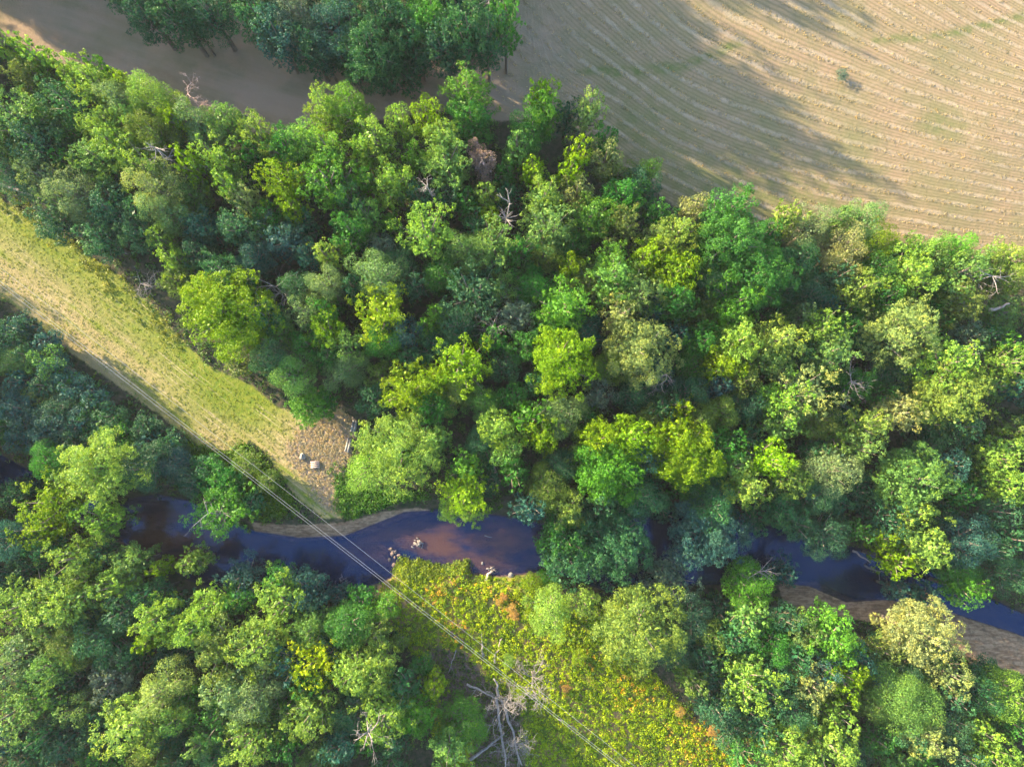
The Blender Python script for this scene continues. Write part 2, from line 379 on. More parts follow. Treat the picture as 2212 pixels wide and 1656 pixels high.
# ------------------------------------------------------------------ foliage prototypes
def unit(v): return v / (np.linalg.norm(v, axis=-1, keepdims=True) + 1e-9)
def leaf_quads(C, N, size, rng, aspect=.62):
    """one small rhombic leaf spray per centre, facing N"""
    k = len(C); a = unit(np.cross(N, unit(rng.normal(size=(k, 3))))); b2 = np.cross(unit(N), a)
    s = (size * rng.uniform(.55, 1.45, k))[:, None] * .5
    V = np.stack([C - a * s, C - b2 * s * aspect, C + a * s, C + b2 * s * aspect], 1).reshape(-1, 3)
    return V, np.arange(4 * k).reshape(-1, 4)
def crown_mesh(seed, R, H, kind, leaf=.36, dens=1.0, low=-.72):
    rng = np.random.default_rng(seed)
    zc_, az = .55 * H, .43 * H
    ph = rng.uniform(0, 6.28, 6); am = rng.uniform(.3, 1, 6) * np.array([.0, .13, .11, .09, .08, .05])
    nl = int({'clump': 15 + R * R * 1.15, 'spread': 15 + R * R * 1.2, 'fine': 11 + R * R * .75, 'tuft': 20 + R * R * 1.8}[kind])
    Cs, Ns, vs, ws = [], [], [], []
    ga = math.pi * (3 - math.sqrt(5)); limbs = []
    for i in range(nl):
        ct = 1 - (i + .5) / nl * (1 - low); ct = float(np.clip(ct + rng.normal() * .08, low, 1)); st = math.sqrt(1 - ct * ct)
        p = i * ga + rng.normal() * .25
        f = 1 + sum(am[k] * math.cos(k * p + ph[k]) for k in range(1, 6))
        rl = R * rng.uniform(*{'clump': (.17, .29), 'spread': (.13, .24), 'fine': (.22, .36), 'tuft': (.10, .19)}[kind])
        rl = max(rl, .55)
        rad = rng.uniform(*{'clump': (.74, 1.0), 'spread': (.55, 1.12), 'fine': (.75, .98), 'tuft': (.66, 1.04)}[kind])
        if rng.random() < .2: rad *= rng.uniform(.45, .75)
        if ct < 0: rad *= .88
        c_ = np.array([st * math.cos(p) * (R * f - rl * .6) * rad, st * math.sin(p) * (R * f - rl * .6) * rad, zc_ + ct * (az - rl * .4) * rad])
        limbs.append(c_)
        nn = int(92 * dens * rl * rl * (.36 / leaf) ** 2)
        outw = unit(np.array([c_[0], c_[1], (c_[2] - zc_) * R / az + R * .35]))
        lw = rng.random() * (rng.random() < .6)
        if kind == 'fine':
            D = unit(rng.normal(size=(nn, 3)) + outw * .55); rr = rng.uniform(.55, 1.0, nn)[:, None] ** .5
            sc = rng.uniform(.85, 1.2, (nn, 1))
            C = c_ + D * rr * rl * np.array([1, 1, .85]) * sc
            N = unit(D + rng.normal(size=(nn, 3)) * .75)
            Cs.append(C); Ns.append(N); vs.append(np.clip(.42 + rng.normal(size=nn) * .17 + rng.normal() * .06, 0, 1)); ws.append(np.full(nn, lw * .7))
        else:
            m_ = max(3, nn // 13)
            D = unit(rng.normal(size=(m_, 3)) + outw * .65)
            stretch = 1.0
            cc = c_ + D * rl * rng.uniform(.6, 1.08, (m_, 1)) * (np.array([1, 1, .8]))
            if kind == 'spread':                       # finger-like shoots pointing outwards
                cc = cc + outw * (rng.random((m_, 1)) ** 3) * rl * .9
            q = nn // m_
            for j in range(m_):
                rs_ = rng.uniform(.24, .5) * (1.0 if R > 4 else .8)
                d2 = unit(rng.normal(size=(q, 3)) + D[j] * .6 + np.array([0, 0, .45]))
                C = cc[j] + d2 * rs_ * (rng.random((q, 1)) ** .33) * np.array([1.1, 1.1, .8])
                Cs.append(C); Ns.append(unit(d2 + rng.normal(size=(q, 3)) * .55))
                vs.append(np.clip(.36 + rng.normal() * .20 + rng.normal(size=q) * .11, 0, 1)); ws.append(np.full(q, lw))
    # inner leaves close the crown
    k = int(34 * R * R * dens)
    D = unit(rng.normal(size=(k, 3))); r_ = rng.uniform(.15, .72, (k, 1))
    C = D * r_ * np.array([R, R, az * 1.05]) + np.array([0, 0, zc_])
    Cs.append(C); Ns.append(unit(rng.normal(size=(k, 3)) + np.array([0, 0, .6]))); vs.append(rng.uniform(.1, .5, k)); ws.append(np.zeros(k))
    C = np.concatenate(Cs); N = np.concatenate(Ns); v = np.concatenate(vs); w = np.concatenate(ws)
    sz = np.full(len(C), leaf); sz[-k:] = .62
    rngq = rng
    V, Qd = leaf_quads(C, N, sz, rngq)
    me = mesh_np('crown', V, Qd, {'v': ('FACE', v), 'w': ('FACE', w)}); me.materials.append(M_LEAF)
    # trunk and limbs reaching the lobes
    z0 = .33 * H; rt = .018 * H + .03 * R
    tr_ = [([(0, 0, -1.0), (0, 0, 0), (.12, .08, z0 * .5), (0, .1, z0), (.1, 0, .62 * H), (0, 0, .82 * H)], [rt * 1.5, rt * 1.25, rt, rt * .85, rt * .45, rt * .12])]
    for c_ in limbs[::max(1, len(limbs) // 16)]:
        zb = rng.uniform(.30, .62) * H; zb = min(zb, c_[2] - .5) if c_[2] > 1 else .2 * H
        mid = np.array([c_[0] * .5, c_[1] * .5, zb + (c_[2] - zb) * .4]) + rng.normal(size=3) * .2
        tr_.append(([(0, 0, zb), mid, c_ * np.array([.93, .93, 1])], [rt * .42, rt * .26, .03]))
    tv, tq = tubes(tr_)
    tm = mesh_np('trunk', tv, tq, smooth=True); tm.materials.append(M_BARK)
    return me, tm
NOM = {'S': (3.0, 9.0), 'M': (5.0, 16.0), 'L': (7.6, 20.0)}
PROTO = {}
sd0 = 11
for kd, lf, dn in (('clump', .26, .88), ('spread', .24, .90), ('fine', .20, .60), ('tuft', .23, .88)):
    for sz in 'SML':
        PROTO[kd, sz] = []
        for vv in range({'S': 2, 'M': 4, 'L': 4}[sz]):
            sd0 += 1
            PROTO[kd, sz].append(crown_mesh(sd0, *NOM[sz], kd, lf, dn))
SRC = {}
rnd = random.Random(7)
def tree_at(ox, oy, r, H, kd, col, name='broadleaf_tree', stretch=1.0, ang=0.0, rz=None):
    """crown centred on a plan point; r in plan units"""
    zc_ = .72 * H
    x, y = unproject(ox, oy, zc_); R = r * px_size(ox, oy, zc_)
    sz = 'S' if R < 3.4 else ('M' if R < 5.6 else 'L')
    var = rnd.randrange(len(PROTO[kd, sz]))
    key = (kd, sz, var)
    fresh = (name,) + key
    if fresh not in SRC:
        cm, tm = PROTO[key[:2]][var]
        t = empty(name)
        o1 = bpy.data.objects.new('crown', cm); o2 = bpy.data.objects.new('trunk', tm)
        for q in (o1, o2): COL.objects.link(q); q.parent = t
        SRC[fresh] = t
    else:
        t = copy_thing(SRC[fresh])
    rn, hn = NOM[sz]
    t.location = (x, y, gz(x, y) - .05)
    t.rotation_euler = (0, 0, rnd.uniform(0, 6.28) if rz is None else rz)
    if stretch != 1.0: t.rotation_euler = (0, 0, ang)
    t.scale = (R / rn * math.sqrt(stretch), R / rn / math.sqrt(stretch), H / hn)
    for ch in t.children: 
        j = 1 + rnd.uniform(-.10, .10)
        ch.color = (col[0] * j * .90, col[1] * (1 + rnd.uniform(-.07, .07)), col[2] * j * 1.3, 1)
    return t

C_ = dict(Y=(.185,.270,.012), Q=(.33,.40,.006), G=(.055,.165,.026), g=(.095,.215,.024), L=(.190,.280,.045), l=(.135,.225,.050),
          S=(.140,.205,.070), K=(.225,.250,.075), O=(.130,.180,.034), D=(.034,.096,.040), T=(.038,.104,.072), d=(.048,.128,.046), P=(.30,.19,.17), V=(.11,.155,.09))  # blue-green of D, T and d puts shade into the leaf colour
CW = dict(Y='bright yellow-green', Q='vivid yellow', G='rich green', g='fresh green', L='pale lime', l='soft green', S='grey sage',
          K='tan khaki', O='olive', D='dark green', T='dark bluish green', d='deep green', V='thin silvery', P='pinkish brown dead-leaved')
KW = dict(c='billowy', s='branching', f='feathery', t='tufted')
KN = dict(c='clump', s='spread', f='fine', t='tuft')
# ox, oy, radius, height, colour, crown kind
T = """
300 12 48 19 D c;372 22 46 20 d c;440 8 50 20 D f;545 22 50 20 d t;592 62 50 20 T c;645 28 50 21 V f;668 92 46 18 D c;722 50 58 21 T f;735 0 50 21 d c;
792 92 66 23 d t;832 30 55 22 D c;880 58 56 21 d c;932 18 50 21 G c;962 88 46 20 D c;1008 48 52 24 d t;1050 62 42 22 D c;1092 22 38 24 G c;822 138 42 15 D c;700 118 30 13 T f;905 112 36 14 D f
4 88 36 19 L s;72 118 38 18 L c;48 152 40 17 O s;152 143 38 19 L c;214 146 25 15 g c;136 211 50 20 d t;200 178 44 19 L c;266 176 24 16 Y s;25 245 58 20 l s;74 300 54 18 d c;
250 214 44 19 S f;304 198 44 19 l f;342 224 48 19 L f;426 264 48 18 S f;374 250 30 19 Y c;200 262 42 20 L t;234 300 56 21 L s;208 340 48 18 l c;325 287 42 20 O f;
300 350 48 20 L s;82 378 42 17 S c;60 345 36 15 O f;152 415 48 18 S f;328 402 54 20 K f;346 452 44 18 S f;405 345 38 19 Y s;466 340 44 19 L s;490 256 40 18 l c;
556 288 38 19 L f;612 312 44 19 G t;652 296 44 20 l t;700 310 44 20 L s;700 380 62 21 g s;602 388 42 20 Y s;628 442 34 18 Y s;490 397 36 19 L s;528 425 34 18 K t;
506 484 50 18 d t;425 484 40 16 T s;346 510 28 16 O f;290 495 40 15 d c;368 556 34 16 L s;424 542 40 14 D c;232 448 50 16 D c;125 438 38 16 S c;110 474 44 13 D c;
700 230 40 19 L c;756 224 46 19 g f;780 318 30 18 L s;610 512 48 17 T t;545 560 40 14 T f;752 494 42 18 G c;702 548 38 18 L s;662 548 34 15 T f
1046 350 27 18 P f;1029 322 19 17 P f;1013 196 58 22 g t;1017 252 48 19 G c;1171 195 32 20 Y c;1176 234 40 19 g c;1276 226 36 21 K t;860 256 28 20 L f;808 292 46 20 L t;922 248 38 19 Y f;950 292 52 21 L t;
962 346 54 20 l s;892 334 26 17 g f;846 388 48 20 L s;784 384 30 16 g c;1117 312 38 18 l s;1150 272 44 17 G f;1226 242 34 15 D c;1308 300 34 15 G c;1247 328 34 19 Y c;
1232 366 32 18 Y c;1308 336 38 16 K f;1404 360 27 12 L f;1246 412 36 16 K f;1346 420 44 17 G c;1384 396 38 14 D c;1154 362 34 17 Y s;1050 412 34 17 L s;1176 422 44 20 L t;
917 494 60 22 L s;1186 482 62 21 l t;1062 520 48 20 l s;1278 466 48 18 g c;1346 474 44 19 O t;1426 456 34 16 G t;1056 462 22 14 Y c;838 474 24 14 g c;810 590 54 20 S f;
820 530 34 13 V f;1232 572 28 16 Y f;1322 562 44 19 g t;1402 552 44 20 Y t;1418 512 28 17 K f;1466 502 44 20 L c
1582 448 56 23 G t;1590 512 72 24 G t;1499 442 34 18 K f;1712 464 34 17 L c;1764 484 44 17 S f;1818 476 32 17 l c;1872 470 44 18 S f;1898 520 44 16 Y f;1832 534 48 18 K f;
1972 538 44 18 L t;2022 530 30 17 l f;2062 534 40 18 g f;2184 556 44 19 L s;2104 560 38 17 l f;1742 560 48 15 d f
1468 582 54 21 Y t;1474 650 44 18 G t;1644 598 72 22 G t;1594 648 58 19 g c;1760 634 40 15 D f;1742 676 34 16 S s;1790 652 30 14 T f;1860 622 44 19 L t;1976 588 58 21 L s;
2076 588 54 20 l c;1958 706 72 21 K t;2082 652 48 18 O c;2184 588 44 17 O f;2104 726 38 13 V f;1600 734 48 21 L c;1680 734 50 21 L c;1574 786 44 19 Y s;1672 776 48 19 l s;
1782 704 42 20 L t;1802 756 56 21 l t;1742 846 60 21 K s;1700 858 48 20 L s;2058 784 66 22 L t;2064 858 68 21 L s;2190 784 44 19 L t;2180 740 30 16 g c;1474 880 30 17 Y s;
1438 880 36 16 d c;1492 846 40 15 D f;1618 878 44 14 D f;1482 978 72 21 Y c;1462 938 40 20 Y c;1670 992 48 20 Y t;1618 1052 48 21 L t;1592 1010 40 18 l s;1714 1034 46 18 O t;
1880 920 48 20 L t;1950 892 44 20 K t;1866 960 44 19 l t;1808 1010 56 18 S f;1976 1034 72 20 l t;2082 922 46 16 d c;2184 982 50 20 L t;2190 1040 48 18 L c;2082 1070 40 16 G s;1764 1070 44 15 d f
817 672 58 20 Y s;942 672 28 16 g s;920 702 28 14 g s;1024 626 62 17 d s;1112 676 42 14 V s;874 844 54 20 Y t;931 818 42 19 Y t;996 782 58 21 Y s;935 874 46 15 G t;
1220 655 60 22 g t;1210 772 72 22 Y t;1330 598 56 21 l t;1384 626 58 20 l t;1384 752 72 22 K t;1340 680 40 21 K t;1454 640 46 18 G t;1214 888 50 17 S f;1294 850 38 13 V f;
1078 924 44 19 L c;1142 898 40 20 g c;1172 938 46 19 Y t;1096 982 36 17 l f;1300 946 44 20 Y c;1362 948 52 21 Y c;1310 1016 70 19 g c;1176 1052 46 16 O f;
863 968 80 17 L s;790 1012 48 13 L f;942 948 38 16 l s;1006 1008 40 17 g s;1004 1064 48 17 Y s;1013 1110 36 14 L s;964 1108 26 11 L f
474 668 94 22 Y t;440 640 52 21 Y t;508 784 32 8 O c;662 873 46 10 g c;700 866 30 8 G c;655 670 38 17 S f;698 612 40 18 S f;702 712 40 17 Y s;745 798 44 13 S f;640 610 40 15 d f;
200 1012 72 19 L s;92 995 40 14 G f;86 1086 56 18 Y s;64 1148 50 18 Y s;8 1072 40 14 D c;186 1128 46 17 L s;144 1210 50 18 L s;250 1228 46 17 l s;322 1236 26 15 Y s;392 1220 38 15 O s;
236 1268 40 16 L c;300 1002 54 14 D f;470 1104 58 13 g s;501 1256 44 12 T s;584 1258 34 14 G f;587 1312 58 17 L s;646 1296 50 13 T c;36 1312 60 18 L s;118 1318 64 18 L c;
180 1288 40 16 l s;330 1338 46 18 L c;308 1388 30 15 Y s;430 1316 44 17 L s;412 1364 46 18 L c;466 1408 68 19 O s;556 1400 60 19 L c;673 1432 48 17 Q s;30 1424 58 18 S s;
107 1438 44 18 l c;22 1542 58 18 l s;92 1512 40 16 l c;216 1390 58 15 d f;234 1478 48 15 V s;150 1478 40 13 D c;144 1600 66 13 D c;280 1567 70 20 L c;342 1496 54 19 K f;
501 1496 68 19 S s;556 1500 56 18 S f;430 1604 40 17 l s;538 1604 64 19 L t;664 1550 58 20 L t;760 1460 58 19 L t;802 1453 54 18 L t;828 1550 58 18 L t;935 1486 34 12 Y s;
892 1550 46 14 g c;1000 1567 54 10 g f;970 1620 44 15 l s;1222 1166 62 17 G t;1236 1218 62 16 d c;1338 1180 80 18 d t;1270 1130 46 16 d s;1192 1324 50 12 L f;1264 1302 34 10 L f;1382 1366 92 18 L t;
1456 1262 60 13 V s;1545 1160 84 18 T t;1548 1098 48 17 d f;1635 1270 54 14 g f;1714 1245 36 12 T s;1796 1155 52 16 D f;1860 1148 26 14 G c;1910 1164 28 15 Y t;2011 1180 62 19 L t;
1964 1218 40 18 Y t;1978 1110 38 19 L t;2122 1282 46 17 g t;2100 1174 54 17 T f;2190 1240 44 15 d f;1971 1281 30 13 T s;2026 1300 40 13 T s;2000 1372 72 19 K t;2057 1460 46 18 K t;
2012 1600 44 18 K t;1807 1385 68 19 g s;1834 1462 48 17 Y s;1620 1478 64 19 L s;1760 1485 44 17 K s;1814 1550 40 17 L c;1706 1622 62 19 L t;1796 1614 60 20 L c;1957 1514 70 17 l f;
2190 1513 50 18 L f;2129 1586 36 17 L t;2154 1640 54 18 L c;1470 1400 46 12 d f;1500 1340 44 12 D f
"""
trees = []
for row in T.strip().splitlines():
    for e in row.split(';'):
        f_ = e.split()
        if len(f_) == 6: trees.append((float(f_[0]), float(f_[1]), float(f_[2]), float(f_[3]), f_[4], f_[5]))

def area(x, y):
    if y < 175 and x > 240 and y < 20 + (x - 240) * .45 and x < 1150: return "in the shaded top wood"
    if x < 620 and y > 985 and y < 1240: return "by the creek's left bend"
    if y > 1240 and x < 900: return 'in the lower left wood'
    if y > 1240 and x > 1560: return "in the lower right wood"
    if y > 1240: return "beside the weed clearing"
    if y > 1080 and x > 1000: return 'overhanging the creek'
    if x > 720 and x < 1030 and y > 880: return "right of the straw patch"
    fy = np.interp(x, [0, 250, 500, 700, 1000, 1250, 1400, 1500, 1700, 2212], [110, 190, 260, 230, 210, 240, 350, 440, 460, 545])
    if y < fy + 42: return 'along the hayfield edge'
    my = np.interp(x, [0, 130, 330, 560, 760], [400, 480, 620, 800, 900])
    if x < 760 and y > my - 70: return 'beside the green meadow'
    if x < 600: return "in the big wood's left"
    if x < 1100: return "in the big wood's upper middle" if y < 600 else "in the big wood's heart"
    if x < 1560: return "in the big wood's centre right" if y < 800 else "in the big wood's lower middle"
    return "in the big wood's right" if y < 800 else "in the wood's right above creek"
def sizeword(r): return 'small' if r < 32 else 'mid-sized' if r < 47 else 'broad' if r < 62 else 'huge'
ORD = ['first', 'second', 'third', 'fourth', 'fifth', 'sixth', 'seventh', 'eighth', 'ninth', 'tenth', 'eleventh', 'twelfth', 'thirteenth', 'fourteenth', 'fifteenth', 'sixteenth', 'seventeenth', 'eighteenth', 'nineteenth', 'twentieth']
keys = {}
for i, t in enumerate(trees):
    k = (sizeword(t[2]), CW[t[4]], KW[t[5]], area(t[0], t[1])); keys.setdefault(k, []).append(i)
labels = {}
for k, ii in keys.items():
    ii.sort(key=lambda i: trees[i][0])
    base = f'{k[0]} {k[1]} {k[2]} tree'
    for q, i in enumerate(ii):
        if len(ii) == 1: s_ = f'{base} {k[3]}'
        elif len(ii) == 2: s_ = f"{base} {k[3]}, {'left' if q == 0 else 'right'} of two alike"
        else: s_ = f'{base} {k[3]}, {ORD[q]} such from left'
        labels[i] = s_
for i, (x, y, r, H, c, kd) in enumerate(trees):
    a_ = area(x, y)
    o = tree_at(x, y, r * 1.17, H * (1 if x > 930 and 'top wood' in a_ else .87), KN[kd], C_[c])
    tag(o, labels[i], 'tree', 'trees ' + area(x, y))

# fill: shaded trees between the tall crowns, plus the woods running on outside the picture
WOODS = [[(0,90),(130,170),(330,250),(600,300),(900,270),(1240,290),(1400,410),(1560,480),(1760,510),(1980,550),(2212,590),(2212,1300),(2000,1210),(1800,1165),(1500,1100),(1200,1130),(1050,1100),(1000,900),(800,870),(600,800),(560,760),(450,600),(330,620),(200,520),(60,420),(0,380)],
         [(0,700),(60,740),(200,850),(420,1000),(520,1050),(440,1060),(0,960)], [(0,1110),(300,1230),(600,1330),(800,1350),(900,1500),(900,1656),(0,1656)],
         [(1480,1340),(1700,1340),(1950,1400),(2212,1500),(2212,1656),(1620,1656),(1500,1480)], [(220,-20),(1120,-20),(1040,72),(940,118),(880,160),(800,165),(730,125),(620,84),(540,46),(490,20),(450,50),(300,30)]]
def far_enough(x, y, r, lst, k):
    return all((x - a) ** 2 + (y - b_) ** 2 > ((r + r2) * k) ** 2 for a, b_, r2 in lst)
placed = [(t[0], t[1], t[2]) for t in trees]
fills = []
for wi, poly in enumerate(WOODS):
    xs_ = [p[0] for p in poly]; ys_ = [p[1] for p in poly]
    for _ in range({0: 2600, 1: 700, 2: 1500, 3: 900, 4: 900}[wi]):
        x = rnd.uniform(min(xs_), max(xs_)); y = rnd.uniform(min(ys_), max(ys_))
        if not inside(np.array([x]), np.array([y]), poly)[0]: continue
        r = rnd.uniform(38, 56) if wi != 4 else rnd.uniform(28, 38)
        if not far_enough(x, y, r, placed, .52): continue
        placed.append((x, y, r)); cc = rnd.choice('DTddGlGO' if wi != 4 else 'DTdd'); kd = rnd.choice('fcsf')  # top wood draws only dark tones, its shade put into the colour
        a = area(x, y) if wi != 1 else 'in the thicket below the meadow'
        fills.append((x, y, r, rnd.uniform(9.5, 15.5) if wi != 1 else rnd.uniform(5, 9), cc, kd, a))
fk = {}
for i, t in enumerate(fills): fk.setdefault((CW[t[4]], KW[t[5]], t[6]), []).append(i)
for k, ii in fk.items():
    ii.sort(key=lambda i: fills[i][0])
    for q, i in enumerate(ii):
        x, y, r, H, cc, kd, a = fills[i]
        o = tree_at(x, y, r, H, KN[kd], C_[cc], 'understory_tree')
        lb = f'low {k[0]} {k[1]} tree {a}'
        if len(ii) > 1: lb += f', {ORD[q]} such from left'
        tag(o, lb, 'tree', 'low shaded trees ' + a)
print('listed', len(trees), 'fill', len(fills))
# woods beyond the frame (they cast the long shadows on the hay field)
OUT = [([(1140,-20),(960,-195),(820,-340),(700,-450),(560,-450),(640,-300),(640,-60),(860,-20)], 25, 74, 'the wood above'),
       ([(1120,-440),(1000,-540),(700,-620),(620,-500),(760,-425),(900,-375),(1030,-320),(1120,-340)], 25, 58, 'the wood above'),
       ([(-900,-520),(-500,-290),(-140,-60),(100,-10),(240,-20),(500,-30),(500,-130),(240,-130),(-100,-200),(-500,-440),(-900,-660)], 25, 88, 'the wood above'),
       ([(-6,120),(-300,-90),(-560,-280),(-560,-60),(-6,360)], 19, 110, 'the wood on the left'),
       ([(-6,700),(-300,480),(-300,900),(-6,1600)], 15, 110, 'the wood on the left'),
       ([(2230,600),(2330,640),(2330,1280),(2230,1280)], 18, 95, 'the wood on the right'), ([(2230,1480),(2330,1520),(2330,1760),(1700,1760),(1700,1680),(2230,1680)], 18, 95, 'the wood below'),
       ([(0,1680),(900,1680),(900,1760),(-60,1760)], 18, 95, 'the wood below')]
pl2 = []
for poly, hh, step, wname in OUT:
    xs_ = [p[0] for p in poly]; ys_ = [p[1] for p in poly]
    for _ in range(1500):
        x = rnd.uniform(min(xs_), max(xs_)); y = rnd.uniform(min(ys_), max(ys_))
        if not inside(np.array([x]), np.array([y]), poly)[0]: continue
        if not far_enough(x, y, step / 2, pl2, .62): continue
        pl2.append((x, y, step / 2))
        o = tree_at(x, y, step * .66, hh * rnd.uniform(.9, 1.08), rnd.choice(['clump', 'fine', 'spread']), C_[rnd.choice('dGLlS')], 'woodland_tree')
        # place by ground point so that its shadow lands right
        gx_, gy_ = unproject(x, y, 0); o.location = (gx_, gy_, 0)
        tag(o, 'tall green tree standing outside the picture in ' + wname, 'tree', 'trees outside the picture in ' + wname)
print('out', len(pl2))

# ------------------------------------------------------------------ ground cover (stuff)
def cover(name, poly_list, count, rad, hmax, leaf, cols, seed, per=22, label=None, cat=None, avoid=None, bounds=None, edge=-1.2, jit=4, rows=False):
    rng = np.random.default_rng(seed)
    x0, x1, y0, y1 = bounds
    X = rng.uniform(x0, x1, count * 4); Y = rng.uniform(y0, y1, count * 4)
    ok = np.zeros(len(X), bool)
    for p in poly_list: ok |= inside(X, Y, p)
    for p in (avoid or []): ok &= ~(sdist(X, Y, p) * MPU > -.3)
    if rows:                                   # loose hay lies along the windrows
        uu = basis(X, Y) @ coef; ok &= np.abs(uu - np.floor(uu) - .5) > .38
    X, Y = X[ok][:count], Y[ok][:count]
    X = X + rng.normal(size=len(X)) * jit; Y = Y + rng.normal(size=len(X)) * jit
    cs = creek_sd(X, Y); keep = cs < edge; X, Y = X[keep], Y[keep]
    wx, wy = unproject(X, Y, 0); z = ground_z(X, Y)
    k = len(X); R_ = rng.uniform(rad[0], rad[1], k); Hc = R_ * rng.uniform(.6, 1.2, k) * hmax
    D = unit(rng.normal(size=(k, per, 3)) + np.array([0, 0, .8])); D[..., 2] = np.abs(D[..., 2])
    rr = rng.uniform(.5, 1.0, (k, per, 1))
    C = np.stack([wx, wy, z], 1)[:, None, :] + D * rr * np.stack([R_, R_, Hc], 1)[:, None, :]
    N = unit(D + rng.normal(size=D.shape) * .5)
    V, Qd = leaf_quads(C.reshape(-1, 3), N.reshape(-1, 3), np.full(k * per, leaf), rng)
    v = np.clip(.4 + rng.normal(size=(k, 1)) * .22 + rng.normal(size=(k, per)) * .12, 0, 1).ravel()
    w = np.repeat((rng.random(k) < .4).astype(float), per)
    me = mesh_np(name, V, Qd, {'v': ('FACE', v), 'w': ('FACE', w)})
    o = link(name, me, M_LEAF); o.color = (*cols, 1); tag(o, label, cat, kind='stuff'); return o
ALLW = [(-40,-60),(2260,-60),(2260,1720),(-40,1720)]
cover('undergrowth', [ALLW], 9000, (.5, 1.3), 1.0, .36, (.060,.125,.034), 1, 18, 'dark green undergrowth covering the ground beneath the trees', 'undergrowth',
      avoid=[FIELD, MEADOW, CLEAR, SAND1, SAND2], bounds=(-40, 2260, -60, 1720))
cover('weeds', [CLEAR], 5200, (.2, .75), 1.3, .21, (.25,.35,.022), 2, 24, 'sunny yellow-green weeds covering the clearing below the creek', 'weeds', avoid=[DIRT], bounds=(780, 1660, 1200, 1730), edge=-.5)
RUST = [[(1070,1285),(1110,1280),(1135,1320),(1110,1345),(1080,1330)],[(880,1255),(960,1240),(1010,1270),(980,1310),(900,1295)],[(1020,1262),(1075,1258),(1080,1285),(1030,1290)],[(950,1340),(1000,1330),(1010,1390),(960,1400)],
 [(1320,1470),(1380,1450),(1420,1500),(1350,1530)],[(1440,1560),(1540,1540),(1580,1620),(1480,1650)],[(1200,1480),(1230,1478),(1235,1500),(1205,1502)],[(1560,1600),(1630,1590),(1650,1700),(1570,1720)],[(1250,1400),(1290,1395),(1300,1420),(1260,1430)]]
cover('olive_weeds', [CLEAR], 1500, (.3, 1.0), 1.0, .24, (.09,.17,.025), 12, 22, 'darker green brambles in patches across the clearing', 'brambles', avoid=[DIRT], bounds=(780, 1660, 1200, 1730), edge=-.6)
cover('dry_weeds', RUST, 900, (.25, .65), 2.0, .20, (.48,.31,.08), 3, 20, 'reddish dry weeds scattered over the clearing below the creek', 'weeds', bounds=(780, 1660, 1200, 1730), jit=10, edge=-.6)
cover('low_weeds', [DIRT], 1100, (.2, .6), 1.0, .24, (.07,.11,.03), 4, 16, 'sparse low weeds on the bare soil around the dead tree', 'weeds', bounds=(900, 1160, 1390, 1730))
VINE = [(735,1010),(760,1060),(930,1075),(915,1100),(800,1112),(745,1108),(728,1080)]
cover('creek_bank_vines', [VINE], 900, (.4, .9), 1.0, .28, (.05,.14,.02), 5, 22, 'glossy green vines on the bank above the sand', 'vines', bounds=(720, 940, 1000, 1120), jit=9, edge=-2.2)
VB = [(400,950),(480,985),(530,960),(560,985),(600,1040),(640,1085),(600,1120),(520,1100),(440,1050),(380,990)]
cover('meadow_corner_vines', [VB], 1500, (.5, 1.1), 1.3, .30, (.075,.15,.02), 6, 22, 'green vines at the lower corner of the meadow under the wires', 'vines', bounds=(370, 650, 940, 1130), jit=8)
EDGE = [(0,400),(60,440),(150,520),(260,600),(350,680),(390,740),(380,760),(300,660),(200,580),(100,500),(0,440)]
cover('meadow_edge_weeds', [EDGE], 700, (.35, .9), 1.3, .26, (.15,.18,.04), 8, 20, 'pale weeds along the shady upper edge of the meadow', 'weeds', bounds=(0, 400, 390, 770), jit=14)
cover('straw_grass', [STRAW], 2600, (.12, .35), .9, .12, (.40,.35,.29), 9, 16, 'dry straw coloured grass on the mound around the pallet', 'dry grass', bounds=(590, 780, 870, 1120), jit=9)
MEADOW_IN = [(-20,440),(130,525),(250,605),(330,675),(380,735),(450,805),(560,860),(640,900),(640,960),(600,1000),(540,940),(500,975),(440,965),(350,890),(250,820),(150,750),(60,670),(-20,630)]
cover('meadow_grass', [MEADOW_IN], 2600, (.12, .35), .5, .13, (.17,.215,.030), 13, 8, 'short yellow-green grass of the mown meadow', 'grass', bounds=(-20, 660, 430, 1010), jit=5)
FIELD_IN = [(1130,0),(2230,0),(2230,590),(1990,535),(1800,495),(1580,455),(1470,430),(1340,340),(1250,262),(1130,240),(1010,180),(1060,100)]
cover('hay_windrows', [FIELD_IN], 9000, (.15, .42), .28, .17, (.30,.25,.175), 14, 6, 'loose pale hay lying in rows on the mown field', 'hay', bounds=(1000, 2230, 0, 600), jit=2, rows=True)
cover('bank_weeds', [[(858,1206),(905,1213),(950,1226),(1010,1212),(1024,1222),(960,1250),(880,1250),(845,1240)]], 500, (.4, .8), 1.0, .26, (.13,.19,.03), 10, 22, 'green tufts on the clearing bank beside the water', 'weeds', bounds=(840, 1030, 1200, 1255), edge=.5)

BK = [[(x - 40, y - 9), (x + 40, y - 9), (x + 40, y + 7), (x - 40, y + 7)] for x, y in zip(np.linspace(0, 2212, 45), np.interp(np.linspace(0, 2212, 45), [p[0] for p in CREEK_UP], [p[1] for p in CREEK_UP]))]
cover('bank_tufts', BK, 900, (.25, .8), 1.0, .24, (.07, .13, .03), 21, 18, 'green tufts hanging over the upper edge of the creek', 'bank weeds', avoid=[SAND1], bounds=(0, 2212, 980, 1340), edge=.9, jit=5)

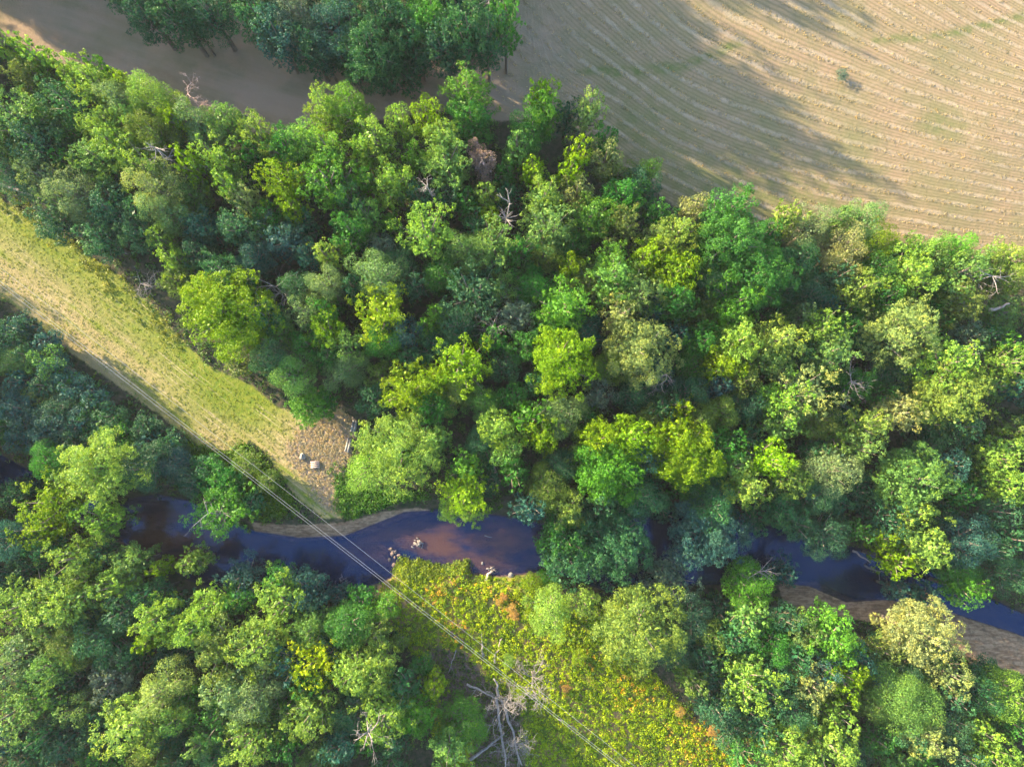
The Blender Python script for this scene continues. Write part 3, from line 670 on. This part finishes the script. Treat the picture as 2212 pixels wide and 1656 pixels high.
# ------------------------------------------------------------------ shrubs in the lower left thicket
SH = [(36,702,34,'T'),(90,735,34,'T'),(54,765,38,'d'),(110,790,36,'T'),(36,820,40,'T'),(90,832,40,'D'),(146,838,40,'T'),(198,862,36,'T'),(36,880,42,'T'),(118,888,44,'D'),(170,910,38,'T'),
      (232,900,36,'d'),(250,936,38,'G'),(300,930,34,'d'),(315,962,40,'T'),(360,960,34,'d'),(370,1004,42,'T'),(410,1040,38,'D'),(440,1010,34,'d'),(36,940,42,'T'),(94,945,40,'T'),(160,960,38,'D'),(230,975,36,'d'),
      (530,1000,32,'O'),(575,1036,28,'O'),(490,1050,38,'G'),(540,1085,34,'d'),
      (720,1290,30,'T'),(774,1300,42,'G'),(800,1340,40,'g'),(752,1345,44,'G'),(750,1392,44,'G'),(700,1370,40,'G'),(830,1310,34,'g'),(862,1390,22,'O'),(910,1440,28,'G'),
      (1560,1330,38,'D'),(1610,1345,38,'T'),(1660,1350,38,'d'),(1530,1380,38,'T'),(1570,1400,38,'D'),(1680,1400,40,'T'),(1500,1450,38,'G'),(1545,1460,34,'d'),(1720,1360,34,'T'),(1900,1400,36,'D'),(1920,1450,38,'T'),
      (1180,1250,22,'g'),(1150,1258,22,'Y'),(2140,1450,34,'D'),(2110,1500,36,'T'),(1290,1345,30,'Y'),(1140,1330,16,'Y'),(1100,1430,18,'L'),(1120,1500,18,'Y'),(1250,1420,18,'Y')]
shl = {}
for x, y, r, c in SH:
    a = 'in the thicket below the meadow' if (x < 480 and y < 1060) else 'at the lower tip of the meadow' if y < 1100 else 'on the bank left of the clearing' if x < 930 else 'in the weed clearing' if x < 1400 else 'in the lower right wood'
    shl.setdefault((sizeword(r), CW[c], a), []).append((x, y, r, c))
for (sw, cw, a), it in shl.items():
    it.sort()
    for q, (x, y, r, c) in enumerate(it):
        o = tree_at(x, y, r * 1.08, (8.2 if x < 480 and y < 1060 else 4.2 + r * .06) if x < 930 or x > 1400 else 2.4, 'fine' if (int(x) % 3) else 'spread', C_[c], 'shrub')
        lb = f'{sw} {cw} shrub {a}'
        if len(it) > 1: lb += f', {ORD[q]} such from left' if len(it) > 2 else (', left one' if q == 0 else ', right one')
        tag(o, lb, 'shrub', 'shrubs ' + a)
o = tree_at(1822, 160, 17, 1.6, 'fine', C_['V'], 'shrub'); tag(o, 'low round grey shrub standing alone out in the hay field', 'shrub')
for q, (x, y, r, lb) in enumerate([(1105,1315,10,'upper orange bush near the creek bank in the clearing'),(1088,1290,7,'small red-brown bush nearest the creek in the clearing'),
        (1112,1330,8,'orange bush just below the upper one in the clearing'),(1077,1300,6,'tiny orange bush left of the other orange ones'),
        (1222,1487,7,'single orange bush right of the dead tree'),(1470,1540,9,'orange bush at the right edge of the clearing'),(1540,1578,10,'orange bush near the wood at lower right of the clearing')]):
    o = tree_at(x, y, r * 1.5, 1.5, 'fine', (.44, .25, .07), 'shrub'); tag(o, lb, 'shrub', 'orange bushes in the clearing')

# ------------------------------------------------------------------ dead trees, snags, logs
def branch_set(rng, p, d, L, r, depth, out, bend=.25, forks=(2, 4)):
    pts = [np.array(p, float)]; rad = [r]; d = unit(np.array(d, float)); k = 4
    for i in range(k):
        d = unit(d + rng.normal(size=3) * bend * .5); pts.append(pts[-1] + d * L / k); rad.append(r * (1 - (i + 1) / k * .72))
    out.append((pts, rad))
    if depth <= 0: return
    for _ in range(rng.integers(*forks) + (1 if depth > 1 else 0)):
        t = rng.integers(1, k + 1); dd = unit(d + rng.normal(size=3) * .75)
        branch_set(rng, pts[t], dd, L * rng.uniform(.42, .68), max(rad[t] * .62, .022), depth - 1, out, bend, forks)
def dead_tree(name, ox, oy, H, spread, seed, mat, label, zbase=0.0, lean=(0, 0), depth=3, r0=None):
    rng = np.random.default_rng(seed); out = []
    x, y = unproject(ox, oy, H * .7)
    z = gz(x, y); root = empty(name, (x, y, z))
    tr_ = []; branch_set(rng, (0, 0, -.5), (lean[0], lean[1], 1), H * .8, r0 or H * .008 + .05, 0, tr_, .12)
    tv, tq = tubes(tr_); link('trunk', mesh_np('trunk', tv, tq), mat, root)
    top = tr_[0][0]
    for k in range(13):
        t = rng.integers(2, 5); a = rng.uniform(0, 6.28)
        branch_set(rng, top[t], (math.cos(a), math.sin(a), rng.uniform(.1, .9)), spread * rng.uniform(.6, 1.1), H * .004 + .02, depth - 1, out, .35)
    tv, tq = tubes(out, 4); link('branches', mesh_np('branches', tv, tq), mat, root)
    tag(root, label, 'dead tree'); return root
dead_tree('dead_tree', 1066, 32, 19, 3.2, 1, M_DEAD, 'bare grey dead tree at the right tip of the top wood')
dead_tree('dead_tree', 428, 222, 15, 2.4, 2, M_PINK, 'pinkish grey dead crown poking out at the hayfield edge', depth=4)
dead_tree('dead_tree', 931, 394, 20.5, 1.4, 4, M_DEAD, 'tiny pale dead treetop above the lone lime tree in the big wood')
dead_tree('dead_tree', 352, 318, 20, 3.0, 5, M_DEAD, 'bleached dead treetop inside the left of the big wood')
dead_tree('dead_tree', 1080, 490, 21, 2.6, 6, M_DEAD, 'forked bare snag rising above the centre of the big wood', depth=2)
dead_tree('dead_tree', 606, 628, 13, 3.4, 7, M_DEAD, 'bare pale snag right of the huge bright tree at the meadow edge')
dead_tree('dead_tree', 318, 600, 9, 3.2, 8, M_DEAD, 'grey bare branches leaning over the upper meadow edge')
dead_tree('dead_tree', 1068, 712, 13, 3.2, 9, M_DEAD, 'bare whitish snag in the dark heart of the big wood')
dead_tree('dead_tree', 2136, 592, 20, 2.6, 10, M_DEAD, 'bare violet grey treetop near the upper right edge of the wood')
dead_tree('dead_tree', 1838, 838, 15, 3.2, 11, M_DEAD, 'bare branches in the dark gap of the right wood')
dead_tree('dead_tree', 1432, 826, 15, 2.6, 12, M_DEAD, 'bare twigs below the tan khaki crown in the middle of the wood')
dead_tree('dead_tree', 760, 1548, 19.5, 3.4, 13, M_DEAD, 'bleached bare limbs among lime crowns of the lower left wood')
dead_tree('dead_tree', 470, 1104, 14.5, 3.0, 14, M_DEAD, 'white bare limb rising from the green tree over the left creek bend', depth=2)
dead_tree('dead_tree', 650, 1262, 6, 1.8, 15, M_DEAD, 'small bare snag at the water below the left creek bank')
dead_tree('dead_tree', 730, 1280, 3.0, 1.6, 16, M_DEAD, 'low pale snag on the lower bank left of the wires')
dead_tree('dead_tree', 1150, 1475, 9, 3.2, 17, M_DEAD, 'bare fan-shaped dead top above the fallen trunks in the clearing', depth=4)
dead_tree('dead_tree', 1656, 1242, 13, 3.0, 18, M_DEAD, 'bare white forked branch over the creek in the lower right', depth=2)
dead_tree('dead_tree', 1092, 1530, 6.5, 3.5, 19, M_DEAD, 'large grey dead tree with many bare limbs in the clearing', depth=4, r0=.34)
dead_tree('dead_tree', 1105, 1615, 6.5, 3.4, 20, M_DEAD, 'grey tangle of bare limbs at the bottom edge below the large dead tree', depth=4)

def log(name, p0, p1, r, label, seed=0, mat=None, z0=.2, z1=.2, twigs=2, cat='log', sag=.0):
    rng = np.random.default_rng(seed)
    a = np.array([*unproject(*p0, z0), 0.0]); c = np.array([*unproject(*p1, z1), 0.0])
    a[2] = gz(a[0], a[1]) + z0; c[2] = gz(c[0], c[1]) + z1
    if name == 'driftwood_log': a[2] = max(a[2], -1.9 + r * .3); c[2] = max(c[2], -1.9 + r * .3)
    org = (a + c) / 2; pts = [a + (c - a) * t - org + rng.normal(size=3) * np.array([1, 1, .3]) * r * .5 for t in np.linspace(0, 1, 7)]
    segs = [(pts, [r * (1 - .6 * t) for t in np.linspace(0, 1, 7)])]
    root = link(name, mesh_np(name, *tubes(segs, 8), smooth=True), mat or M_DEAD, None, org)
    tag(root, label, cat)
    if twigs:
        out = []
        for _ in range(twigs):
            i = rng.integers(2, 6); branch_set(rng, pts[i], unit(c - a) + rng.normal(size=3) * .8, np.linalg.norm(c - a) * .3, r * .4, 1, out)
        link('side_branches', mesh_np('side_branches', *tubes(out, 4)), mat or M_DEAD, root)
    return root
log('fallen_log', (-10,396), (108,434), .32, 'long grey fallen trunk in the dark gap at the left edge', 1, z0=.6, z1=.6, twigs=0)
log('fallen_log', (1045,1416), (1040,1362), .24, 'pale barkless log lying upright in view left in the sunny clearing', 2)
log('fallen_log', (1066,1428), (1084,1376), .20, 'brown leaning log right of the pale barkless log', 3, mat=M_TIMB)
log('fallen_log', (1072,1505), (1092,1656), .26, 'long grey trunk running down to the bottom edge from dead tree', 4, z0=1.5, z1=.5)
log('fallen_log', (1084,1508), (1128,1650), .26, 'thick grey trunk slanting right from the dead tree', 5, z0=1.2, z1=.4)
log('fallen_log', (1014,1643), (1090,1585), .30, 'thick grey log slanting up toward the dead tree from lower left', 6)
log('fallen_log', (1008,1478), (1075,1508), .20, 'grey log reaching left of the dead tree over bare soil', 7, z0=1.5, z1=1.8)
log('fallen_log', (1078,1500), (1068,1465), .26, 'short broken stub standing at top of the dead tree', 8, z0=1.5, z1=3.0, twigs=0)
log('fallen_log', (1205,1552), (1252,1578), .12, 'thin grey log in grass right of dead tree under wires', 9, twigs=0)
log('fallen_log', (1172,1425), (1148,1480), .10, 'thin dark stick right of the wires in the clearing', 10)
log('fallen_log', (985,1405), (968,1455), .11, 'crooked grey branch on the shaded soil of the clearing', 11)
log('fallen_log', (1012,1535), (1034,1575), .12, 'short grey log on bare soil left of the dead tree', 12)
log('fallen_log', (1072,1542), (1050,1585), .10, 'thin grey stick crossing the bare soil by the dead tree', 13)
log('fallen_log', (900,1500), (860,1540), .14, 'grey log between the lower left wood and the clearing', 14, z0=3, z1=2)
log('fallen_log', (1052,1255), (1062,1228), .28, 'short pale stump log at the creek edge of the clearing', 15, mat=M_TIMB)
log('driftwood_log', (1856,1194), (1896,1220), .20, 'brown log sloping into the blue water at right', 16, mat=M_TIMB, twigs=0)
log('driftwood_log', (1880,1224), (1942,1248), .20, 'pale log lying in dark water below the brown sloping one', 17)
log('driftwood_log', (1935,1210), (1952,1242), .15, 'thin reddish log at the far bank right of the pale log', 18, mat=M_PINK, twigs=0)
log('driftwood_log', (1046,1160), (1062,1163), .10, 'tiny pale stick in the shallows of the creek', 19, twigs=0)
log('fallen_log', (2136,672), (2182,655), .30, 'thick tan fallen trunk near the right edge of the wood', 20, mat=M_TIMB, z0=8, z1=9, twigs=1)
log('fallen_log', (1066,1010), (1076,1060), .22, 'reddish broken trunk leaning by the trees over the creek', 21, mat=M_PINK, z0=5, z1=2)
log('fallen_log', (725,60), (775,150), .20, 'long bare leaning trunk on the edge of the top wood', 22, z0=9, z1=2, twigs=3)

# driftwood heap, stones
def heap(name, ox, oy, k, rad, seed, label, cat):
    rng = np.random.default_rng(seed); x, y = unproject(ox, oy, -1.9); out = []
    for _ in range(k):
        p = np.array([rng.normal() * rad * .4, rng.normal() * rad * .4, rng.uniform(-.3, .4)]); d = unit(rng.normal(size=3) * np.array([1, 1, .25]))
        L = rad * rng.uniform(.6, 1.5); out.append(([p - d * L / 2, p, p + d * L / 2], [.05, rng.uniform(.06, .16), .04]))
    o = link(name, mesh_np(name, *tubes(out, 6)), M_DEAD, None, (x, y, -1.85)); tag(o, label, cat)
heap('driftwood_heap', 905, 1172, 20, .95, 1, 'pale heap of driftwood stranded in mid creek', 'driftwood')
heap('driftwood_heap', 1062, 1232, 12, .8, 2, 'small driftwood heap against the clearing bank', 'driftwood')
def rock_mesh(rng, r, flat=.65):
    import bmesh
    bm = bmesh.new(); bmesh.ops.create_icosphere(bm, subdivisions=3, radius=r)
    ph = rng.uniform(0, 6, 6)
    for v in bm.verts:
        c = v.co / r
        s = 1 + .16 * math.sin(2.3 * c.x + ph[0]) + .14 * math.sin(3.1 * c.y + ph[1]) + .1 * math.sin(5 * c.z + 4 * c.x + ph[2]) + .05 * math.sin(9 * c.y + 7 * c.x + ph[3])
        v.co = c * r * s; v.co.z *= flat
    me = bpy.data.meshes.new('rock'); bm.to_mesh(me); bm.free(); return me
rng = np.random.default_rng(5)
for q in range(14):
    ox, oy = 852 + rng.normal() * 9, 1203 + rng.normal() * 13; x, y = unproject(ox, oy, -1.9)
    o = link('rock', rock_mesh(rng, rng.uniform(.15, .38)), M_BROCK, None, (x, y, -1.85))
    tag(o, 'brown stone of the small heap in the water by the wires', 'rock', 'stones heaped in the creek')
x, y = unproject(655, 985, .4); o = link('boulder', rock_mesh(rng, .5, 1.0), M_ROCK, None, (x, y, gz(x, y) + .35)); tag(o, 'pale grey upright boulder beside the wooden pallet', 'boulder')
for q, (ox, oy, r, lb) in enumerate([(1002,1216,.28,'small dark rock in the shallows near the clearing bank'),(1104,1302 - 60,.5,'tan rock lump at the creek edge of the clearing'),(1062-20,1216,.2,'tiny rock in the shallow creek by the bank')]):
    x, y = unproject(ox, oy, -1.8); o = link('rock', rock_mesh(rng, r), M_ROCK, None, (x, y, max(gz(x, y), -1.9))); tag(o, lb, 'rock')

# wooden pallet
x, y = unproject(682, 1003, .1); pal = empty('wooden_pallet', (x, y, gz(x, y) + .12)); pal.rotation_euler = (0, .04, .08)
tag(pal, 'pinkish wooden pallet lying on the dry straw grass', 'pallet')
def box(name, c, s, mat, parent):
    v = [(c[0] + sx * s[0] / 2, c[1] + sy * s[1] / 2, c[2] + sz * s[2] / 2) for sx in (-1, 1) for sy in (-1, 1) for sz in (-1, 1)]
    q = [(0, 1, 3, 2), (4, 6, 7, 5), (0, 4, 5, 1), (2, 3, 7, 6), (0, 2, 6, 4), (1, 5, 7, 3)]
    return link(name, mesh_np(name, v, q), mat, parent)
for k in range(4): box('board', (0, -.46 + k * .31, .30), (1.5, .19, .035), M_TIMB, pal)
for k in range(3): box('stringer', (-.62 + k * .62, 0, .14), (.08, 1.2, .25), M_TIMB, pal)
# narrow plank walk
def plank(p0, p1, w, label):
    a = np.array([*unproject(*p0, .2)]); c = np.array([*unproject(*p1, .2)]); mid = (a + c) / 2; d = c - a; L = np.hypot(*d)
    r_ = empty('plank_walk', (*mid, gz(*mid) + .22)); r_.rotation_euler = (0, 0, math.atan2(d[1], d[0])); tag(r_, label, 'plank walk')
    for s_ in (-1, 1): box('board', (0, s_ * w * .27, .05), (L, w * .44, .06), M_ROCK, r_)
    for k in range(4): box('bearer', (-L * .42 + k * L * .28, 0, -.06), (.12, w * 1.1, .14), M_TIMB, r_)
plank((768, 908), (762, 932), .9, 'upper grey plank walk segment on the slope beside the straw patch')
plank((756, 946), (749, 976), .8, 'lower grey plank walk segment nearer the creek')

# ------------------------------------------------------------------ power line
def wire(p0, p1, h0, h1, label, r=.05):
    a = np.array([*unproject(*p0, h0), h0]); c = np.array([*unproject(*p1, h1), h1])
    d = c - a; A = a - d * 1.6; B = c + d * .28
    pts = [A + (B - A) * t - np.array([0, 0, 2.0 * 4 * t * (1 - t) - 1.6]) for t in np.linspace(0, 1, 41)]
    # keep the plan line straight while the wire sags
    out = []
    for t, p in zip(np.linspace(0, 1, 41), pts): out.append(p)
    o = link('power_line_wire', mesh_np('wire', *tubes([(out, [r] * 41)], 6)), M_WIRE); tag(o, label, 'wire', 'power line wires'); return out[0], out[-1]
e1 = wire((400, 1171), (1342, 1656), 11, 11, '', .045) if False else None
w1 = wire((483, 990), (1343, 1656), 11.0, 11.0, 'left wire of the close pair crossing the creek', .019)
w2 = wire((487, 986), (1350, 1656), 11.0, 11.0, 'right wire of the close pair crossing the creek', .019)
w3 = wire((568, 1022), (1374, 1652), 9.6, 9.6, 'single thin wire above and right of the close pair', .017)
for q, k in enumerate((0, 1)):
    e = (w1[k] + w2[k]) / 2; r_ = empty('utility_pole', (e[0], e[1], 0))
    link('pole', mesh_np('pole', *tubes([([(0, 0, -1), (0, 0, e[2] + .6)], [.19, .13])], 10), smooth=True), M_BARK, r_)
    a_ = box('crossarm', (0, 0, e[2] - .12), (2.6, .14, .16), M_TIMB, r_); a_.rotation_euler = (0, 0, math.radians(55))
    tag(r_, ('far left' if k == 0 else 'far lower right') + ' wooden pole carrying the wires outside the picture', 'utility pole')

# ------------------------------------------------------------------ air
HZ = 0.00006  # thin haze volume added to lift the shadows
hx = [(-1, -1), (1, -1), (1, 1), (-1, 1)]
hv = [(x * 420, y * 420, -5.0) for x, y in hx] + [(x * 420, y * 420, 122.0) for x, y in hx]
hq = [(3, 2, 1, 0), (4, 5, 6, 7), (0, 1, 5, 4), (1, 2, 6, 5), (2, 3, 7, 6), (3, 0, 4, 7)]
m, n, l = newmat('haze_air'); pv = n.new('ShaderNodeVolumePrincipled'); pv.inputs['Color'].default_value = (.86, .92, 1, 1)
pv.inputs['Density'].default_value = HZ; pv.inputs['Anisotropy'].default_value = 0.0
o = n.new('ShaderNodeOutputMaterial'); l.new(pv.outputs[0], o.inputs['Volume'])
hz = link('haze', mesh_np('haze', hv, hq), m); tag(hz, kind='stuff')
